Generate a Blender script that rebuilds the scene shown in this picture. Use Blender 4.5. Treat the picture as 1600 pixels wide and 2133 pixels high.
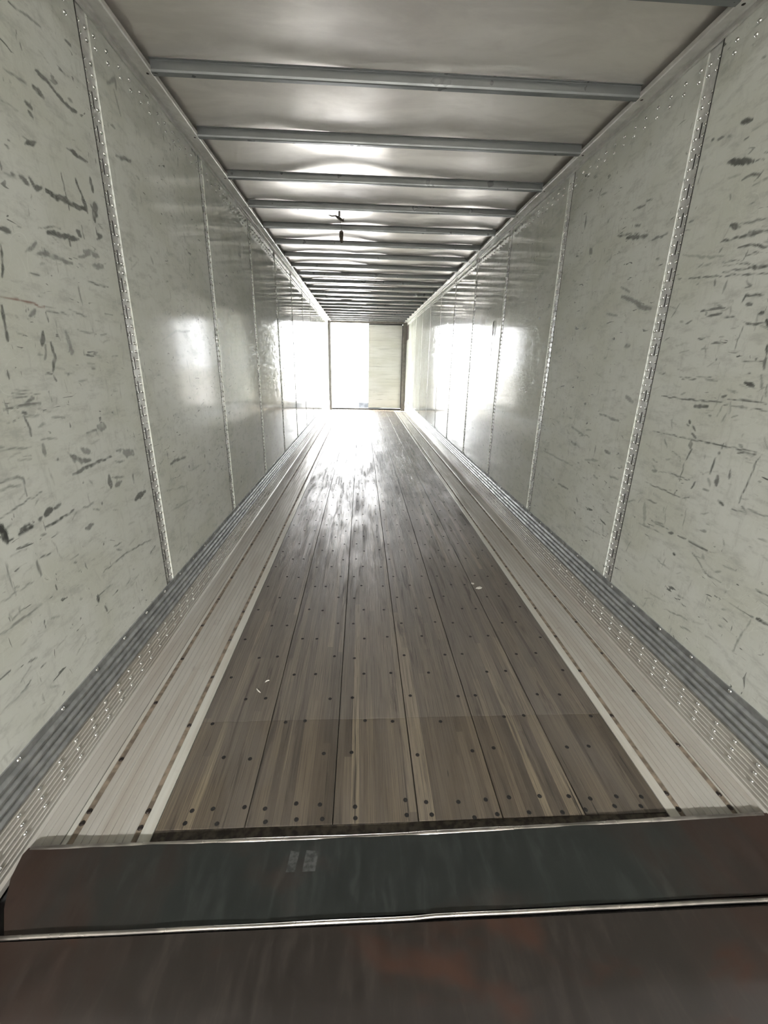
import bpy, math, random
import numpy as np
from mathutils import Matrix, Vector

# ------------------------------------------------------------------ camera, sky, light, exposure
for o in list(bpy.data.objects):
    bpy.data.objects.remove(o, do_unlink=True)
scene = bpy.context.scene
COL = scene.collection
rng = random.Random(7)
nrng = np.random.default_rng(11)

cam_data = bpy.data.cameras.new('camera')
cam = bpy.data.objects.new('camera', cam_data)
COL.objects.link(cam)
cam_data.sensor_fit = 'HORIZONTAL'
cam_data.sensor_width = 36.0
cam_data.lens = 900.94 / 1600.0 * 36.0
cam_data.clip_start = 0.02
cam_data.clip_end = 500
R_ = (0.99863002, -0.04878645, 0.01891981)
U_ = (-0.00206614, 0.32452576, 0.9458746)
F_ = (0.05228583, 0.94461787, -0.32398037)
cam.matrix_world = Matrix((
    (R_[0], U_[0], -F_[0], -0.1938),
    (R_[1], U_[1], -F_[1], 0.0),
    (R_[2], U_[2], -F_[2], 1.5174),
    (0, 0, 0, 1)))
scene.camera = cam

SKY = 10.0
world = bpy.data.worlds.new('world')
scene.world = world
world.use_nodes = True
bg = world.node_tree.nodes['Background']
bg.inputs[0].default_value = (0.97, 0.985, 1.0, 1)
bg.inputs[1].default_value = SKY

sun_d = bpy.data.lights.new('sun', 'SUN')
sun_d.energy = 10
sun_d.angle = math.radians(0.6)
sun_d.color = (1.0, 0.91, 0.76)
sun = bpy.data.objects.new('sun', sun_d)
COL.objects.link(sun)
sun.rotation_euler = Vector((1.0, -0.22, -1.05)).to_track_quat('-Z', 'Y').to_euler()

port_d = bpy.data.lights.new('doorway_portal', 'AREA')
port_d.shape = 'RECTANGLE'
port_d.size, port_d.size_y = 1.24, 2.66
port_d.cycles.is_portal = True
port = bpy.data.objects.new('doorway_portal', port_d)
COL.objects.link(port)
port.location = (-0.575, 15.42, 1.39)
port.rotation_euler = (math.radians(-90), 0, 0)

FILL_POWER = 560.0  # strength of the fill light added behind the camera

scene.view_settings.view_transform = 'Standard'
scene.view_settings.look = 'None'
scene.view_settings.exposure = 2.08
scene.view_settings.gamma = 1.0
scene.view_settings.use_curve_mapping = False
scene.cycles.max_bounces = 8
scene.cycles.diffuse_bounces = 5
scene.cycles.glossy_bounces = 5
scene.cycles.sample_clamp_indirect = 12
scene.cycles.use_adaptive_sampling = True
scene.cycles.adaptive_threshold = 0.1
scene.cycles.adaptive_min_samples = 20
scene.cycles.use_light_tree = False

STROKES_LEFT = "6,80,1826,2551,1862,2556;7,50,1862,2556,1909,2567,1921,2565,1975,2578;9,75,2117,2619,2150,2618;13,80,1902,2424,1944,2421;10,85,1944,2421,2005,2407,2078,2398,2113,2404;22,75,1868,2362,1915,2360;5,50,1730,2346,1786,2352,1834,2358;14,80,1812,2299,1835,2290;13,80,1818,2276,1832,2267;11,85,1763,2167,1824,2196;11,80,2003,2248,2065,2249,2130,2253;5,70,1664,2133,1681,2126;5,70,1685,2148,1695,2144;15,75,1708,2056,1738,2051;13,80,1753,2071,1770,2049,1809,2062;5,90,1937,2150,1938,2092;12,80,2024,2160,2040,2125;21,75,2130,2199,2133,2154;4,40,1695,2246,1764,2254;8,70,1723,2316,1723,2315;7,70,1753,2326,1753,2325;7,80,1629,2070,1628,2052;9,60,1665,2051,1684,2053;8,50,2072,2428,2099,2428;19,80,1830,2058,1876,2056,1939,2067,1980,2062,2062,2071;19,80,2045,2126,2060,2082,2071,2061;4,90,1940,2092,1945,2037;40,75,2135,2104,2111,2054;12,70,2106,2021,2112,2000,2145,2001,2101,1978;5,70,1742,1930,1811,1949,1873,1961;16,85,1786,1928,1874,1936,1974,1948;14,75,1905,1935,1908,1915;24,80,1971,1971,1985,1963;7,60,2004,2004,2013,1960;15,80,1565,1883,1586,1883,1605,1886;7,90,1549,1836,1541,1792,1529,1746;11,50,1653,1837,1716,1877;15,55,1713,1845,1762,1857,1782,1851,1835,1850,1898,1854;12,60,1753,1872,1756,1853;23,50,1992,1915,2096,1915;11,50,1947,1884,2032,1911;19,45,2041,1868,2119,1886;8,70,1657,1777,1695,1779;5,70,1983,1803,2128,1809;5,60,1910,1776,1914,1711;7,-80,1498,1685,1563,1686,1693,1681;3,60,1693,1681,1749,1683;5,60,1698,1670,1819,1668;5,60,1825,1685,1914,1671;6,75,1692,1665,1697,1634;13,85,1495,1660,1490,1620;9,85,1490,1620,1490,1563;3,80,1492,1636,1532,1640;14,55,1612,1646,1640,1666;8,60,1611,1665,1611,1665;15,75,1657,1597,1639,1556;9,50,1655,1557,1649,1527,1635,1513;13,75,1685,1564,1689,1519,1663,1471;5,85,1623,1463,1660,1462;9,80,1663,1459,1671,1440;15,45,1777,1605,1792,1555;30,50,1788,1546,1789,1533;7,45,1851,1619,1973,1610;7,80,1456,1474,1455,1450;5,45,1869,1545,1866,1528,1971,1528;8,60,1736,1454,1751,1466;5,50,1732,1605,1738,1578;3,70,1430,1400,1544,1392;3,60,1449,1408,1572,1401;3,60,1465,1415,1541,1411;6,75,1401,1365,1485,1370,1566,1366;9,60,1485,1370,1543,1389;7,85,1473,1348,1495,1344;8,70,1481,1330,1488,1296,1487,1272;3,80,1621,1406,1625,1370;9,60,1783,1234,1849,1236;31,50,1867,1247,1913,1245;17,65,1648,1180,1715,1134,1769,1131;19,60,1666,1161,1678,1142;22,50,1731,1180,1772,1160;12,75,1648,1100,1754,1108,1925,1111;18,50,1531,1233,1534,1196;6,45,1527,1251,1609,1241;4,50,1349,1246,1477,1235;14,70,1586,1172,1588,1170;25,65,1874,1034,1876,991;9,50,1896,1024,1987,1006;16,55,1908,983,1962,987;36,50,2023,1111,2103,1090;10,50,1965,1127,2027,1124;10,50,1949,1080,2020,1077;7,55,1318,1156,1394,1155,1412,1148,1406,1083;6,50,1310,1134,1394,1130;3,85,1283,1054,1350,1065,1474,1082;22,95,1280,1032,1286,971;7,95,1287,975,1311,977;12,90,1334,979,1396,984;9,85,1342,990,1386,995;10,85,1405,995,1406,996;12,80,1430,997,1447,1002;18,85,1463,1002,1501,1010;14,80,1517,1010,1547,1016;9,90,1448,960,1510,964,1613,969;4,80,1329,937,1374,934;6,60,1421,940,1447,939;4,80,1392,871,1448,865;21,70,2045,876,2156,886;10,70,1694,1053,1700,1051;10,80,1791,942,1790,937;10,80,1746,774,1746,771;17,60,1656,880,1704,875;7,50,1669,959,1733,960;7,50,1725,936,1764,918;7,40,1590,939,1628,956;5,70,1707,660,1890,665,2036,645,2144,628;6,70,1810,732,1875,729;10,55,1376,867,1383,812;5,60,1259,923,1259,873;4,40,1468,909,1491,825;15,50,2069,990,2062,956;8,60,2100,570,2165,583;5,60,1259,923,1260,802;4,50,1199,808,1252,814,1380,806;8,60,1261,831,1282,827;14,95,1635,586,1636,563;5,70,1643,584,1750,582;8,90,1671,519,1677,490;7,50,1170,721,1254,717,1351,721;4,80,1276,513,1300,515;4,80,1179,497,1213,501,1239,509;6,85,1125,589,1167,592;5,70,1240,567,1276,560;3,50,1170,574,1201,574;3,50,1362,530,1436,540;3,50,1229,644,1256,641;3,35,1093,495,1224,492;6,60,1548,778,1569,772;7,35,1256,425,1256,393;14,70,2380,2367,2437,2379,2522,2401;14,45,2400,2628,2479,2687,2475,2647;10,40,2451,2635,2485,2554;10,50,2967,2682,2965,2653;11,50,3157,2646,3143,2604;14,40,2594,2015,2614,1991;7,40,2553,2353,2589,2350;15,65,2479,955,2559,959,2706,947;26,60,3021,886,3025,884;18,50,2734,878,2743,874;13,60,2609,1211,2611,1209;8,30,2392,819,2630,781;10,35,2598,1618,2800,1675,3018,1689;9,30,2735,850,2959,848;8,35,2401,698,2760,670"
STROKES_RIGHT = "14,80,2017,2436,1966,2418;18,80,1997,2430,1996,2429;10,70,2170,2440,2158,2437;7,70,2133,2427,2100,2422;7,40,2077,2412,2054,2405;6,70,1981,2363,1961,2364;19,85,2041,2312,1967,2289,1905,2268;5,80,1894,2266,1854,2254;8,70,1942,2218,1898,2221,1856,2212;6,75,1877,2198,1841,2216;4,80,1876,2183,1815,2185;6,60,1985,2191,1978,2168;6,50,2177,2196,2174,2202;7,70,2205,2152,2178,2152;19,75,1943,2067,1889,2050;6,60,1893,2062,1774,2047;8,75,1911,2017,1834,2009,1752,2001;5,60,1869,2120,1845,2119;4,80,1860,2277,1846,2275;4,40,1953,2381,1889,2379;7,50,1990,2614,1971,2607;11,75,1972,2017,1877,2013,1823,2012,1751,2000;17,70,1838,2019,1809,2005;7,85,1874,1979,1812,1968,1733,1948;4,70,1834,1924,1822,1949,1822,1955;4,70,1823,1940,1762,1936;4,70,1940,1937,1838,1923;4,70,1865,1916,1776,1899;4,50,1930,1921,1867,1911;5,80,1922,1898,1793,1889;14,85,1793,1889,1711,1882;6,85,2122,1910,1999,1896,1922,1885;6,85,1903,1883,1851,1876;5,80,1851,1876,1777,1866,1700,1851;6,60,2200,1923,2171,1919;9,60,1957,1876,1950,1854;9,45,1896,1816,1886,1861;6,60,1786,1823,1762,1823,1791,1849;7,85,1788,1767,1775,1790,1695,1783;8,70,1764,1758,1734,1755;9,75,1998,1758,1928,1763,1865,1761;8,75,1958,1734,1872,1740;7,80,1856,1722,1801,1718;3,70,1987,1728,1961,1728;8,75,2078,1717,2040,1724;7,75,1975,1647,1934,1649;4,50,1930,1652,1904,1651;7,70,1890,1625,1826,1621;5,80,1745,1679,1760,1600;7,85,1736,1690,1655,1683;12,90,1651,1697,1641,1675;9,85,1687,1720,1673,1723;3,80,1713,1551,1611,1554;12,75,1612,1569,1605,1526;9,80,1618,1607,1611,1576;3,80,2043,1487,1923,1481;3,70,2019,1479,1921,1474;3,70,1931,1489,1844,1492;17,90,1666,1476,1626,1466;7,75,1666,1512,1657,1509;7,75,1651,1565,1647,1560;6,70,1844,1569,1842,1560;6,85,2135,1393,1936,1391,1758,1396;7,75,1765,1418,1742,1424;6,85,1730,1411,1547,1408;14,80,1901,1368,1823,1372;11,45,1607,1500,1583,1453;4,60,1601,1449,1566,1464;5,55,1570,1470,1561,1433;5,60,1578,1405,1572,1432;10,40,1743,1448,1691,1437;9,35,2200,2019,2020,1971,1939,1961;7,50,1973,1978,1959,1991;4,70,1744,1385,1719,1387;4,70,1703,1383,1627,1382;4,80,1610,1382,1538,1384;9,75,1806,1334,1790,1336;5,60,1689,1344,1658,1351;10,85,1908,1305,1900,1291;6,80,1918,1281,1902,1280;7,85,1882,1283,1856,1260;10,70,1876,1248,1846,1233;4,80,2139,1223,1990,1221,1714,1224;5,90,1872,1220,1769,1227,1689,1226,1602,1229,1534,1227;8,85,1611,1215,1536,1220;4,85,1512,1224,1525,1176,1535,1088,1542,1029;17,60,1870,1214,1861,1188;7,85,1853,1181,1872,1128;5,70,1875,1118,1876,1085,1879,1028;7,90,1711,1170,1714,1100;18,60,1698,1194,1697,1192;6,60,1692,1236,1694,1211;9,70,1624,1140,1617,1106;17,70,1677,1103,1671,1070;11,40,1718,1079,1697,1050;4,80,1951,1046,1876,1047,1819,1048;4,75,2121,961,1964,960,1837,954;4,70,1832,956,1794,977;7,80,1802,1016,1785,1046;9,90,1880,980,1878,980;5,70,1890,952,1887,973;6,60,2077,882,1993,882;10,80,1639,1006,1606,994;4,70,1567,998,1495,1000;5,60,1525,1018,1497,1004;5,55,1497,1018,1412,1018;6,60,2003,786,1869,790;11,75,1864,776,1838,782;6,70,1805,785,1754,788;6,50,2089,744,1899,752;7,80,1736,789,1674,787,1624,790;4,40,1617,788,1577,797;11,95,1808,693,1793,689;17,45,1641,759,1631,745;5,60,1898,617,1807,610;3,60,1698,752,1629,708,1589,690;3,50,1785,822,1795,925;4,50,1921,857,1919,894;9,60,1735,1031,1701,1031;22,30,2083,851,2047,748;7,50,2098,1084,2057,1078;14,50,2080,1032,2043,1035;13,50,1618,1249,1600,1237;8,45,1614,1277,1609,1289;4,50,1422,928,1382,933;9,50,1688,860,1660,862;4,60,1699,748,1629,710;5,60,1612,698,1580,689,1519,694;5,50,1781,408,1713,429,1628,447;5,80,1366,743,1317,745;10,85,1330,640,1284,647;6,80,1361,637,1345,639;3,50,1491,637,1371,636;7,50,1378,464,1366,540,1356,580;5,40,1355,577,1352,625;7,60,1560,599,1541,595;8,50,1478,593,1464,599;3,40,1517,440,1471,441;7,50,1715,521,1681,524;6,30,1929,429,1779,449;8,40,1559,720,1534,737;4,50,1490,659,1486,676;5,60,1352,782,1347,775;18,80,2716,2207,2512,2171;11,70,2819,2243,2666,2217;5,60,2645,2214,2580,2201;9,70,2465,2140,2345,2140;7,70,2582,2346,2532,2335;8,70,2687,2336,2586,2329;14,60,3256,2384,3262,2469;18,55,2656,1907,2559,1877,2408,1815,2360,1810;10,50,2685,1957,2583,1917;10,60,2647,2252,2598,2240;5,35,2473,2341,2433,2286;25,50,3131,2239,3108,2215;21,40,2954,2355,2952,2353;8,45,2648,2615,2633,2600;11,45,2784,1829,2668,1808;9,60,2399,2041,2368,2037;7,50,3107,2533,3025,2522;22,50,2533,1634,2487,1639;19,50,2429,1372,2350,1345;12,55,2667,1251,2455,1232;12,55,3081,690,2917,694;19,50,2973,1022,2857,1008;12,40,3007,1121,2801,1092;19,55,2537,1044,2480,1040;8,50,2651,1053,2649,983;10,45,2436,911,2350,911;13,50,2611,871,2562,863;16,50,2777,672,2752,653;11,30,3427,873,2901,869;7,40,2420,622,2380,549;9,30,2637,524,2420,540;13,35,2750,945,2599,969"

# ------------------------------------------------------------------ helpers
class MB:
    def __init__(s):
        s.v = []; s.f = []
    def quad(s, a, b, c, d):
        n = len(s.v); s.v += [a, b, c, d]; s.f.append((n, n+1, n+2, n+3))
    def box(s, x0, x1, y0, y1, z0, z1):
        n = len(s.v)
        s.v += [(x0,y0,z0),(x1,y0,z0),(x1,y1,z0),(x0,y1,z0),(x0,y0,z1),(x1,y0,z1),(x1,y1,z1),(x0,y1,z1)]
        s.f += [tuple(n+i for i in q) for q in ((0,3,2,1),(4,5,6,7),(0,1,5,4),(1,2,6,5),(2,3,7,6),(3,0,4,7))]
    def extrude_y(s, prof, y0, y1, closed=False, caps=False):
        n = len(s.v); m = len(prof)
        s.v += [(x, y0, z) for x, z in prof] + [(x, y1, z) for x, z in prof]
        for i in range(m if closed else m-1):
            j = (i+1) % m
            s.f.append((n+i, n+j, n+m+j, n+m+i))
        if caps:
            s.f.append(tuple(n+i for i in range(m))); s.f.append(tuple(n+m+i for i in reversed(range(m))))
    def dome(s, c, nrm, rad, h, seg=8):
        c = Vector(c); nz = Vector(nrm).normalized()
        t = nz.orthogonal().normalized(); b = nz.cross(t)
        n = len(s.v)
        for rr, hh in ((1.0, 0.0), (0.86, 0.55), (0.5, 0.9)):
            for k in range(seg):
                a = 2*math.pi*k/seg
                s.v.append(tuple(c + t*(rad*rr*math.cos(a)) + b*(rad*rr*math.sin(a)) + nz*(h*hh)))
        s.v.append(tuple(c + nz*h))
        for r in range(2):
            for k in range(seg):
                k2 = (k+1) % seg
                s.f.append((n+r*seg+k, n+r*seg+k2, n+(r+1)*seg+k2, n+(r+1)*seg+k))
        for k in range(seg):
            s.f.append((n+2*seg+k, n+2*seg+(k+1) % seg, n+3*seg))
    def tube(s, pts, rad, seg=8):
        pts = [Vector(p) for p in pts]; n = len(s.v)
        for i, p in enumerate(pts):
            d = (pts[min(i+1, len(pts)-1)] - pts[max(i-1, 0)]).normalized()
            t = d.orthogonal().normalized(); b = d.cross(t)
            r = rad[i] if isinstance(rad, (list, tuple)) else rad
            for k in range(seg):
                a = 2*math.pi*k/seg
                s.v.append(tuple(p + t*(r*math.cos(a)) + b*(r*math.sin(a))))
        for i in range(len(pts)-1):
            for k in range(seg):
                k2 = (k+1) % seg
                s.f.append((n+i*seg+k, n+i*seg+k2, n+(i+1)*seg+k2, n+(i+1)*seg+k))
        s.f.append(tuple(n+k for k in reversed(range(seg))))
        s.f.append(tuple(n+(len(pts)-1)*seg+k for k in range(seg)))
    def mesh(s, name, mat, smooth=False):
        me = bpy.data.meshes.new(name)
        me.from_pydata(s.v, [], s.f)
        me.materials.append(mat)
        if smooth:
            me.polygons.foreach_set('use_smooth', [True]*len(me.polygons))
        me.update()
        return me
    def build(s, name, mat, parent=None, smooth=False):
        return put(name, s.mesh(name, mat, smooth), parent)

def put(name, me, parent=None):
    o = bpy.data.objects.new(name, me)
    COL.objects.link(o)
    if parent is not None:
        o.parent = parent
    return o

def empty(name, loc=(0, 0, 0)):
    o = bpy.data.objects.new(name, None)
    o.empty_display_size = 0.1
    o.location = loc
    COL.objects.link(o)
    return o

def tag(o, label=None, cat=None, group=None, kind=None):
    if label: o['label'] = label
    if cat: o['category'] = cat
    if group: o['group'] = group
    if kind: o['kind'] = kind
    return o

def fix_normals(me, direction=None):
    import bmesh
    bm = bmesh.new(); bm.from_mesh(me)
    bmesh.ops.recalc_face_normals(bm, faces=bm.faces)
    bm.to_mesh(me); bm.free()

# ------------------------------------------------------------------ materials
def newmat(name):
    m = bpy.data.materials.new(name); m.use_nodes = True
    nt = m.node_tree
    return m, nt, nt.nodes['Principled BSDF']

def N(nt, typ, **kw):
    n = nt.nodes.new(typ)
    for k, v in kw.items():
        if k.startswith('i_'):
            key = k[2:]
            n.inputs[int(key) if key.isdigit() else key.replace('_', ' ')].default_value = v
        else:
            setattr(n, k, v)
    return n

def pos_scaled(nt, sc, off=(0, 0, 0)):
    g = N(nt, 'ShaderNodeNewGeometry')
    mp = N(nt, 'ShaderNodeMapping')
    mp.inputs['Scale'].default_value = sc
    mp.inputs['Location'].default_value = off
    nt.links.new(g.outputs['Position'], mp.inputs['Vector'])
    return mp.outputs['Vector']

def noise(nt, vec, scale=1.0, detail=4.0, rough=0.55, dist=0.0):
    n = N(nt, 'ShaderNodeTexNoise')
    n.inputs['Scale'].default_value = scale
    n.inputs['Detail'].default_value = detail
    n.inputs['Roughness'].default_value = rough
    n.inputs['Distortion'].default_value = dist
    nt.links.new(vec, n.inputs['Vector'])
    return n.outputs['Fac']

def ramp(nt, fac, lo, hi, a=0.0, b=1.0):
    r = N(nt, 'ShaderNodeMapRange')
    r.interpolation_type = 'SMOOTHSTEP'
    r.inputs['From Min'].default_value = lo
    r.inputs['From Max'].default_value = hi
    r.inputs['To Min'].default_value = a
    r.inputs['To Max'].default_value = b
    nt.links.new(fac, r.inputs['Value'])
    return r.outputs['Result']

def math_(nt, op, a, b=None, clamp=False):
    m = N(nt, 'ShaderNodeMath'); m.operation = op; m.use_clamp = clamp
    for i, v in enumerate((a, b)):
        if v is None: continue
        if isinstance(v, (int, float)): m.inputs[i].default_value = v
        else: nt.links.new(v, m.inputs[i])
    return m.outputs[0]

def mixc(nt, fac, a, b, blend='MIX'):
    m = N(nt, 'ShaderNodeMix'); m.data_type = 'RGBA'; m.blend_type = blend
    for sock, v in ((m.inputs[0], fac), (m.inputs[6], a), (m.inputs[7], b)):
        if isinstance(v, (int, float)): sock.default_value = v
        elif isinstance(v, tuple): sock.default_value = v if len(v) == 4 else (*v, 1)
        else: nt.links.new(v, sock)
    return m.outputs[2]

def bump(nt, h, strength, dist=0.01, prev=None):
    b = N(nt, 'ShaderNodeBump')
    b.inputs['Strength'].default_value = strength
    b.inputs['Distance'].default_value = dist
    nt.links.new(h, b.inputs['Height'])
    if prev is not None: nt.links.new(prev, b.inputs['Normal'])
    return b.outputs['Normal']

def setin(nt, bsdf, name, v):
    if isinstance(v, (int, float)): bsdf.inputs[name].default_value = v
    elif isinstance(v, tuple): bsdf.inputs[name].default_value = v if len(v) == 4 else (*v, 1)
    else: nt.links.new(v, bsdf.inputs[name])

def simple(name, col, rough=0.5, metal=0.0, var=0.12, sc=30, bmp=0.0):
    m, nt, b = newmat(name)
    f = noise(nt, pos_scaled(nt, (sc, sc, sc)), 1.0, 2)
    c2 = tuple(max(0.0, c*(1-var*2.2)) for c in col)
    setin(nt, b, 'Base Color', mixc(nt, ramp(nt, f, 0.35, 0.65), c2, col))
    setin(nt, b, 'Roughness', ramp(nt, f, 0.3, 0.7, min(1, rough*1.2), rough*0.85))
    setin(nt, b, 'Metallic', metal)
    if bmp: setin(nt, b, 'Normal', bump(nt, f, bmp, 0.004))
    return m

def wall_paint(name, col, rough, fleck):
    """painted lining panel: base tint, faint grime, scuff strokes from attributes, fine scratches"""
    m, nt, b = newmat(name)
    big = noise(nt, pos_scaled(nt, (1, 2.2, 3.0)), 1.0, 2, 0.6)
    mid = noise(nt, pos_scaled(nt, (1, 9, 26)), 1.0, 4, 0.68)
    midv = noise(nt, pos_scaled(nt, (1, 30, 8), (0, 3, 9)), 1.0, 4, 0.68)
    fine = noise(nt, pos_scaled(nt, (1, 70, 70)), 1.0, 1, 0.6)
    c = mixc(nt, ramp(nt, big, 0.35, 0.68), col, tuple(x*k for x, k in zip(col, (0.90, 0.90, 0.86))))
    c = mixc(nt, ramp(nt, mid, 0.46, 0.74, 0, 0.45), c, tuple(x*0.52 for x in col))
    c = mixc(nt, ramp(nt, midv, 0.52, 0.78, 0, 0.40), c, tuple(x*0.60 for x in col))
    c = mixc(nt, ramp(nt, fine, 0.5, 0.9, 0, 0.25), c, tuple(min(1, x*1.12) for x in col))
    # short dark flecks, mostly lying along the wall
    v = pos_scaled(nt, (1, 11, 42), (0.3, 1.7, 5.1))
    f1 = noise(nt, v, 1.0, 2, 0.55, 0.8)
    gate = ramp(nt, noise(nt, pos_scaled(nt, (1, 2.6, 2.6), (9, 4, 2)), 1.0, 2), 0.40, 0.60)
    fl = math_(nt, 'MULTIPLY', ramp(nt, f1, 0.665, 0.72, 0, fleck), gate)
    v2 = pos_scaled(nt, (1, 60, 14), (2.3, 7.7, 1.1))
    f2 = noise(nt, v2, 1.0, 2, 0.55, 0.8)
    fl2 = math_(nt, 'MULTIPLY', ramp(nt, f2, 0.69, 0.74, 0, fleck*0.8), gate)
    fl = math_(nt, 'MAXIMUM', fl, fl2)
    at = N(nt, 'ShaderNodeAttribute', attribute_name='scuff')
    sc = math_(nt, 'MAXIMUM', fl, at.outputs['Fac'])
    c = mixc(nt, sc, c, (0.035, 0.037, 0.034))
    ar = N(nt, 'ShaderNodeAttribute', attribute_name='rust')
    c = mixc(nt, ar.outputs['Fac'], c, (0.20, 0.075, 0.05))
    # pale scratches
    w = N(nt, 'ShaderNodeTexVoronoi', feature='DISTANCE_TO_EDGE')
    w.inputs['Scale'].default_value = 9.0
    nv = N(nt, 'ShaderNodeTexNoise'); nv.inputs['Scale'].default_value = 3.0; nv.inputs['Detail'].default_value = 1
    g = N(nt, 'ShaderNodeNewGeometry'); nt.links.new(g.outputs['Position'], nv.inputs['Vector'])
    vm = N(nt, 'ShaderNodeVectorMath', operation='ADD')
    nt.links.new(g.outputs['Position'], vm.inputs[0]); nt.links.new(nv.outputs['Color'], vm.inputs[1])
    nt.links.new(vm.outputs[0], w.inputs['Vector'])
    sl = math_(nt, 'MULTIPLY', ramp(nt, w.outputs['Distance'], 0.0, 0.012, 0.30, 0.0), gate)
    c = mixc(nt, sl, c, tuple(min(1, x*1.25) for x in col))
    setin(nt, b, 'Base Color', c)
    rr = ramp(nt, mid, 0.35, 0.7, rough*0.75, rough*1.5)
    rr = math_(nt, 'ADD', rr, math_(nt, 'MULTIPLY', sc, 0.25), True)
    setin(nt, b, 'Roughness', rr)
    b.inputs['Specular IOR Level'].default_value = 0.30
    nrm = bump(nt, mid, 0.07, 0.004)
    setin(nt, b, 'Normal', nrm)
    return m

def roof_metal():
    m, nt, b = newmat('roof_sheet_metal')
    n1 = noise(nt, pos_scaled(nt, (2.2, 5.0, 2)), 1.0, 5, 0.6, 0.4)
    n2 = noise(nt, pos_scaled(nt, (16, 16, 16)), 1.0, 5, 0.65)
    c = mixc(nt, ramp(nt, n1, 0.35, 0.65), (0.88, 0.845, 0.805), (0.76, 0.725, 0.69))
    c = mixc(nt, ramp(nt, n2, 0.60, 0.85, 0, 0.12), c, (0.40, 0.37, 0.34))
    setin(nt, b, 'Base Color', c)
    setin(nt, b, 'Metallic', 0.72)
    setin(nt, b, 'Roughness', ramp(nt, n1, 0.3, 0.7, 0.30, 0.40))
    setin(nt, b, 'Normal', bump(nt, noise(nt, pos_scaled(nt, (5, 9, 2)), 1.0, 1.5, 0.4), 0.12, 0.006))
    return m

def wood_mat():
    """laminated hardwood: narrow glued strips running the length of the floor, worn and dirty"""
    m, nt, b = newmat('laminated_oak_floor')
    g = N(nt, 'ShaderNodeNewGeometry')
    sp = N(nt, 'ShaderNodeSeparateXYZ'); nt.links.new(g.outputs['Position'], sp.inputs[0])
    x, y = sp.outputs['X'], sp.outputs['Y']
    xs = math_(nt, 'DIVIDE', math_(nt, 'ADD', x, 0.895), 0.0302)
    ix = math_(nt, 'FLOOR', xs)
    wn0 = N(nt, 'ShaderNodeTexWhiteNoise', noise_dimensions='1D'); nt.links.new(ix, wn0.inputs['W'])
    ys = math_(nt, 'FLOOR', math_(nt, 'ADD', math_(nt, 'DIVIDE', y, 1.7), math_(nt, 'MULTIPLY', wn0.outputs['Value'], 7.0)))
    wn = N(nt, 'ShaderNodeTexWhiteNoise', noise_dimensions='2D')
    cv = N(nt, 'ShaderNodeCombineXYZ'); nt.links.new(ix, cv.inputs[0]); nt.links.new(ys, cv.inputs[1])
    nt.links.new(cv.outputs[0], wn.inputs['Vector'])
    r = wn.outputs['Value']
    c = mixc(nt, r, (0.064, 0.053, 0.041), (0.142, 0.115, 0.083))
    c = mixc(nt, ramp(nt, r, 0.90, 0.95, 0, 0.8), c, (0.20, 0.165, 0.115))
    older = ramp(nt, y, 1.545, 1.5472, 1.0, 0.0)
    c = mixc(nt, older, mixc(nt, 0.30, c, (0.215, 0.195, 0.172)), c)
    grain = noise(nt, pos_scaled(nt, (260, 3.5, 1)), 1.0, 5, 0.6, 0.3)
    c = mixc(nt, ramp(nt, grain, 0.40, 0.68, 0, 0.7), c, (0.045, 0.037, 0.030))
    grime = noise(nt, pos_scaled(nt, (3.2, 1.1, 1)), 1.0, 6, 0.6, 0.5)
    c = mixc(nt, ramp(nt, grime, 0.40, 0.68, 0, 0.5), c, (0.115, 0.103, 0.09))
    dark = noise(nt, pos_scaled(nt, (22, 1.6, 1), (4, 2, 0)), 1.0, 5, 0.65, 0.8)
    c = mixc(nt, ramp(nt, dark, 0.55, 0.70, 0, 0.7), c, (0.035, 0.03, 0.026))
    # splits and scratches running lengthwise
    scr = noise(nt, pos_scaled(nt, (95, 1.3, 1), (1, 8, 0)), 1.0, 3, 0.5, 1.6)
    sm = ramp(nt, scr, 0.655, 0.70)
    c = mixc(nt, math_(nt, 'MULTIPLY', sm, 0.8), c, (0.018, 0.016, 0.014))
    # pale scratches
    scr2 = noise(nt, pos_scaled(nt, (110, 1.5, 1), (6, 1, 0)), 1.0, 3, 0.5, 1.2)
    c = mixc(nt, ramp(nt, scr2, 0.72, 0.75, 0, 0.5), c, (0.30, 0.26, 0.20))
    fr = math_(nt, 'FRACT', xs)
    seam = math_(nt, 'LESS_THAN', fr, 0.035)
    hide = math_(nt, 'MULTIPLY', seam, ramp(nt, wn0.outputs['Value'], 0.3, 0.6, 0.1, 0.7))
    c = mixc(nt, hide, c, (0.025, 0.02, 0.016))
    setin(nt, b, 'Base Color', c)
    setin(nt, b, 'Roughness', math_(nt, 'ADD', ramp(nt, grime, 0.3, 0.7, 0.33, 0.52), math_(nt, 'MULTIPLY', ramp(nt, dark, 0.42, 0.66), 0.14), True))
    b.inputs['Specular IOR Level'].default_value = 0.55
    h = math_(nt, 'SUBTRACT', grain, math_(nt, 'MULTIPLY', math_(nt, 'MAXIMUM', hide, sm), 1.5))
    setin(nt, b, 'Normal', bump(nt, h, 0.35, 0.003, bump(nt, dark, 0.15, 0.006)))
    return m

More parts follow.
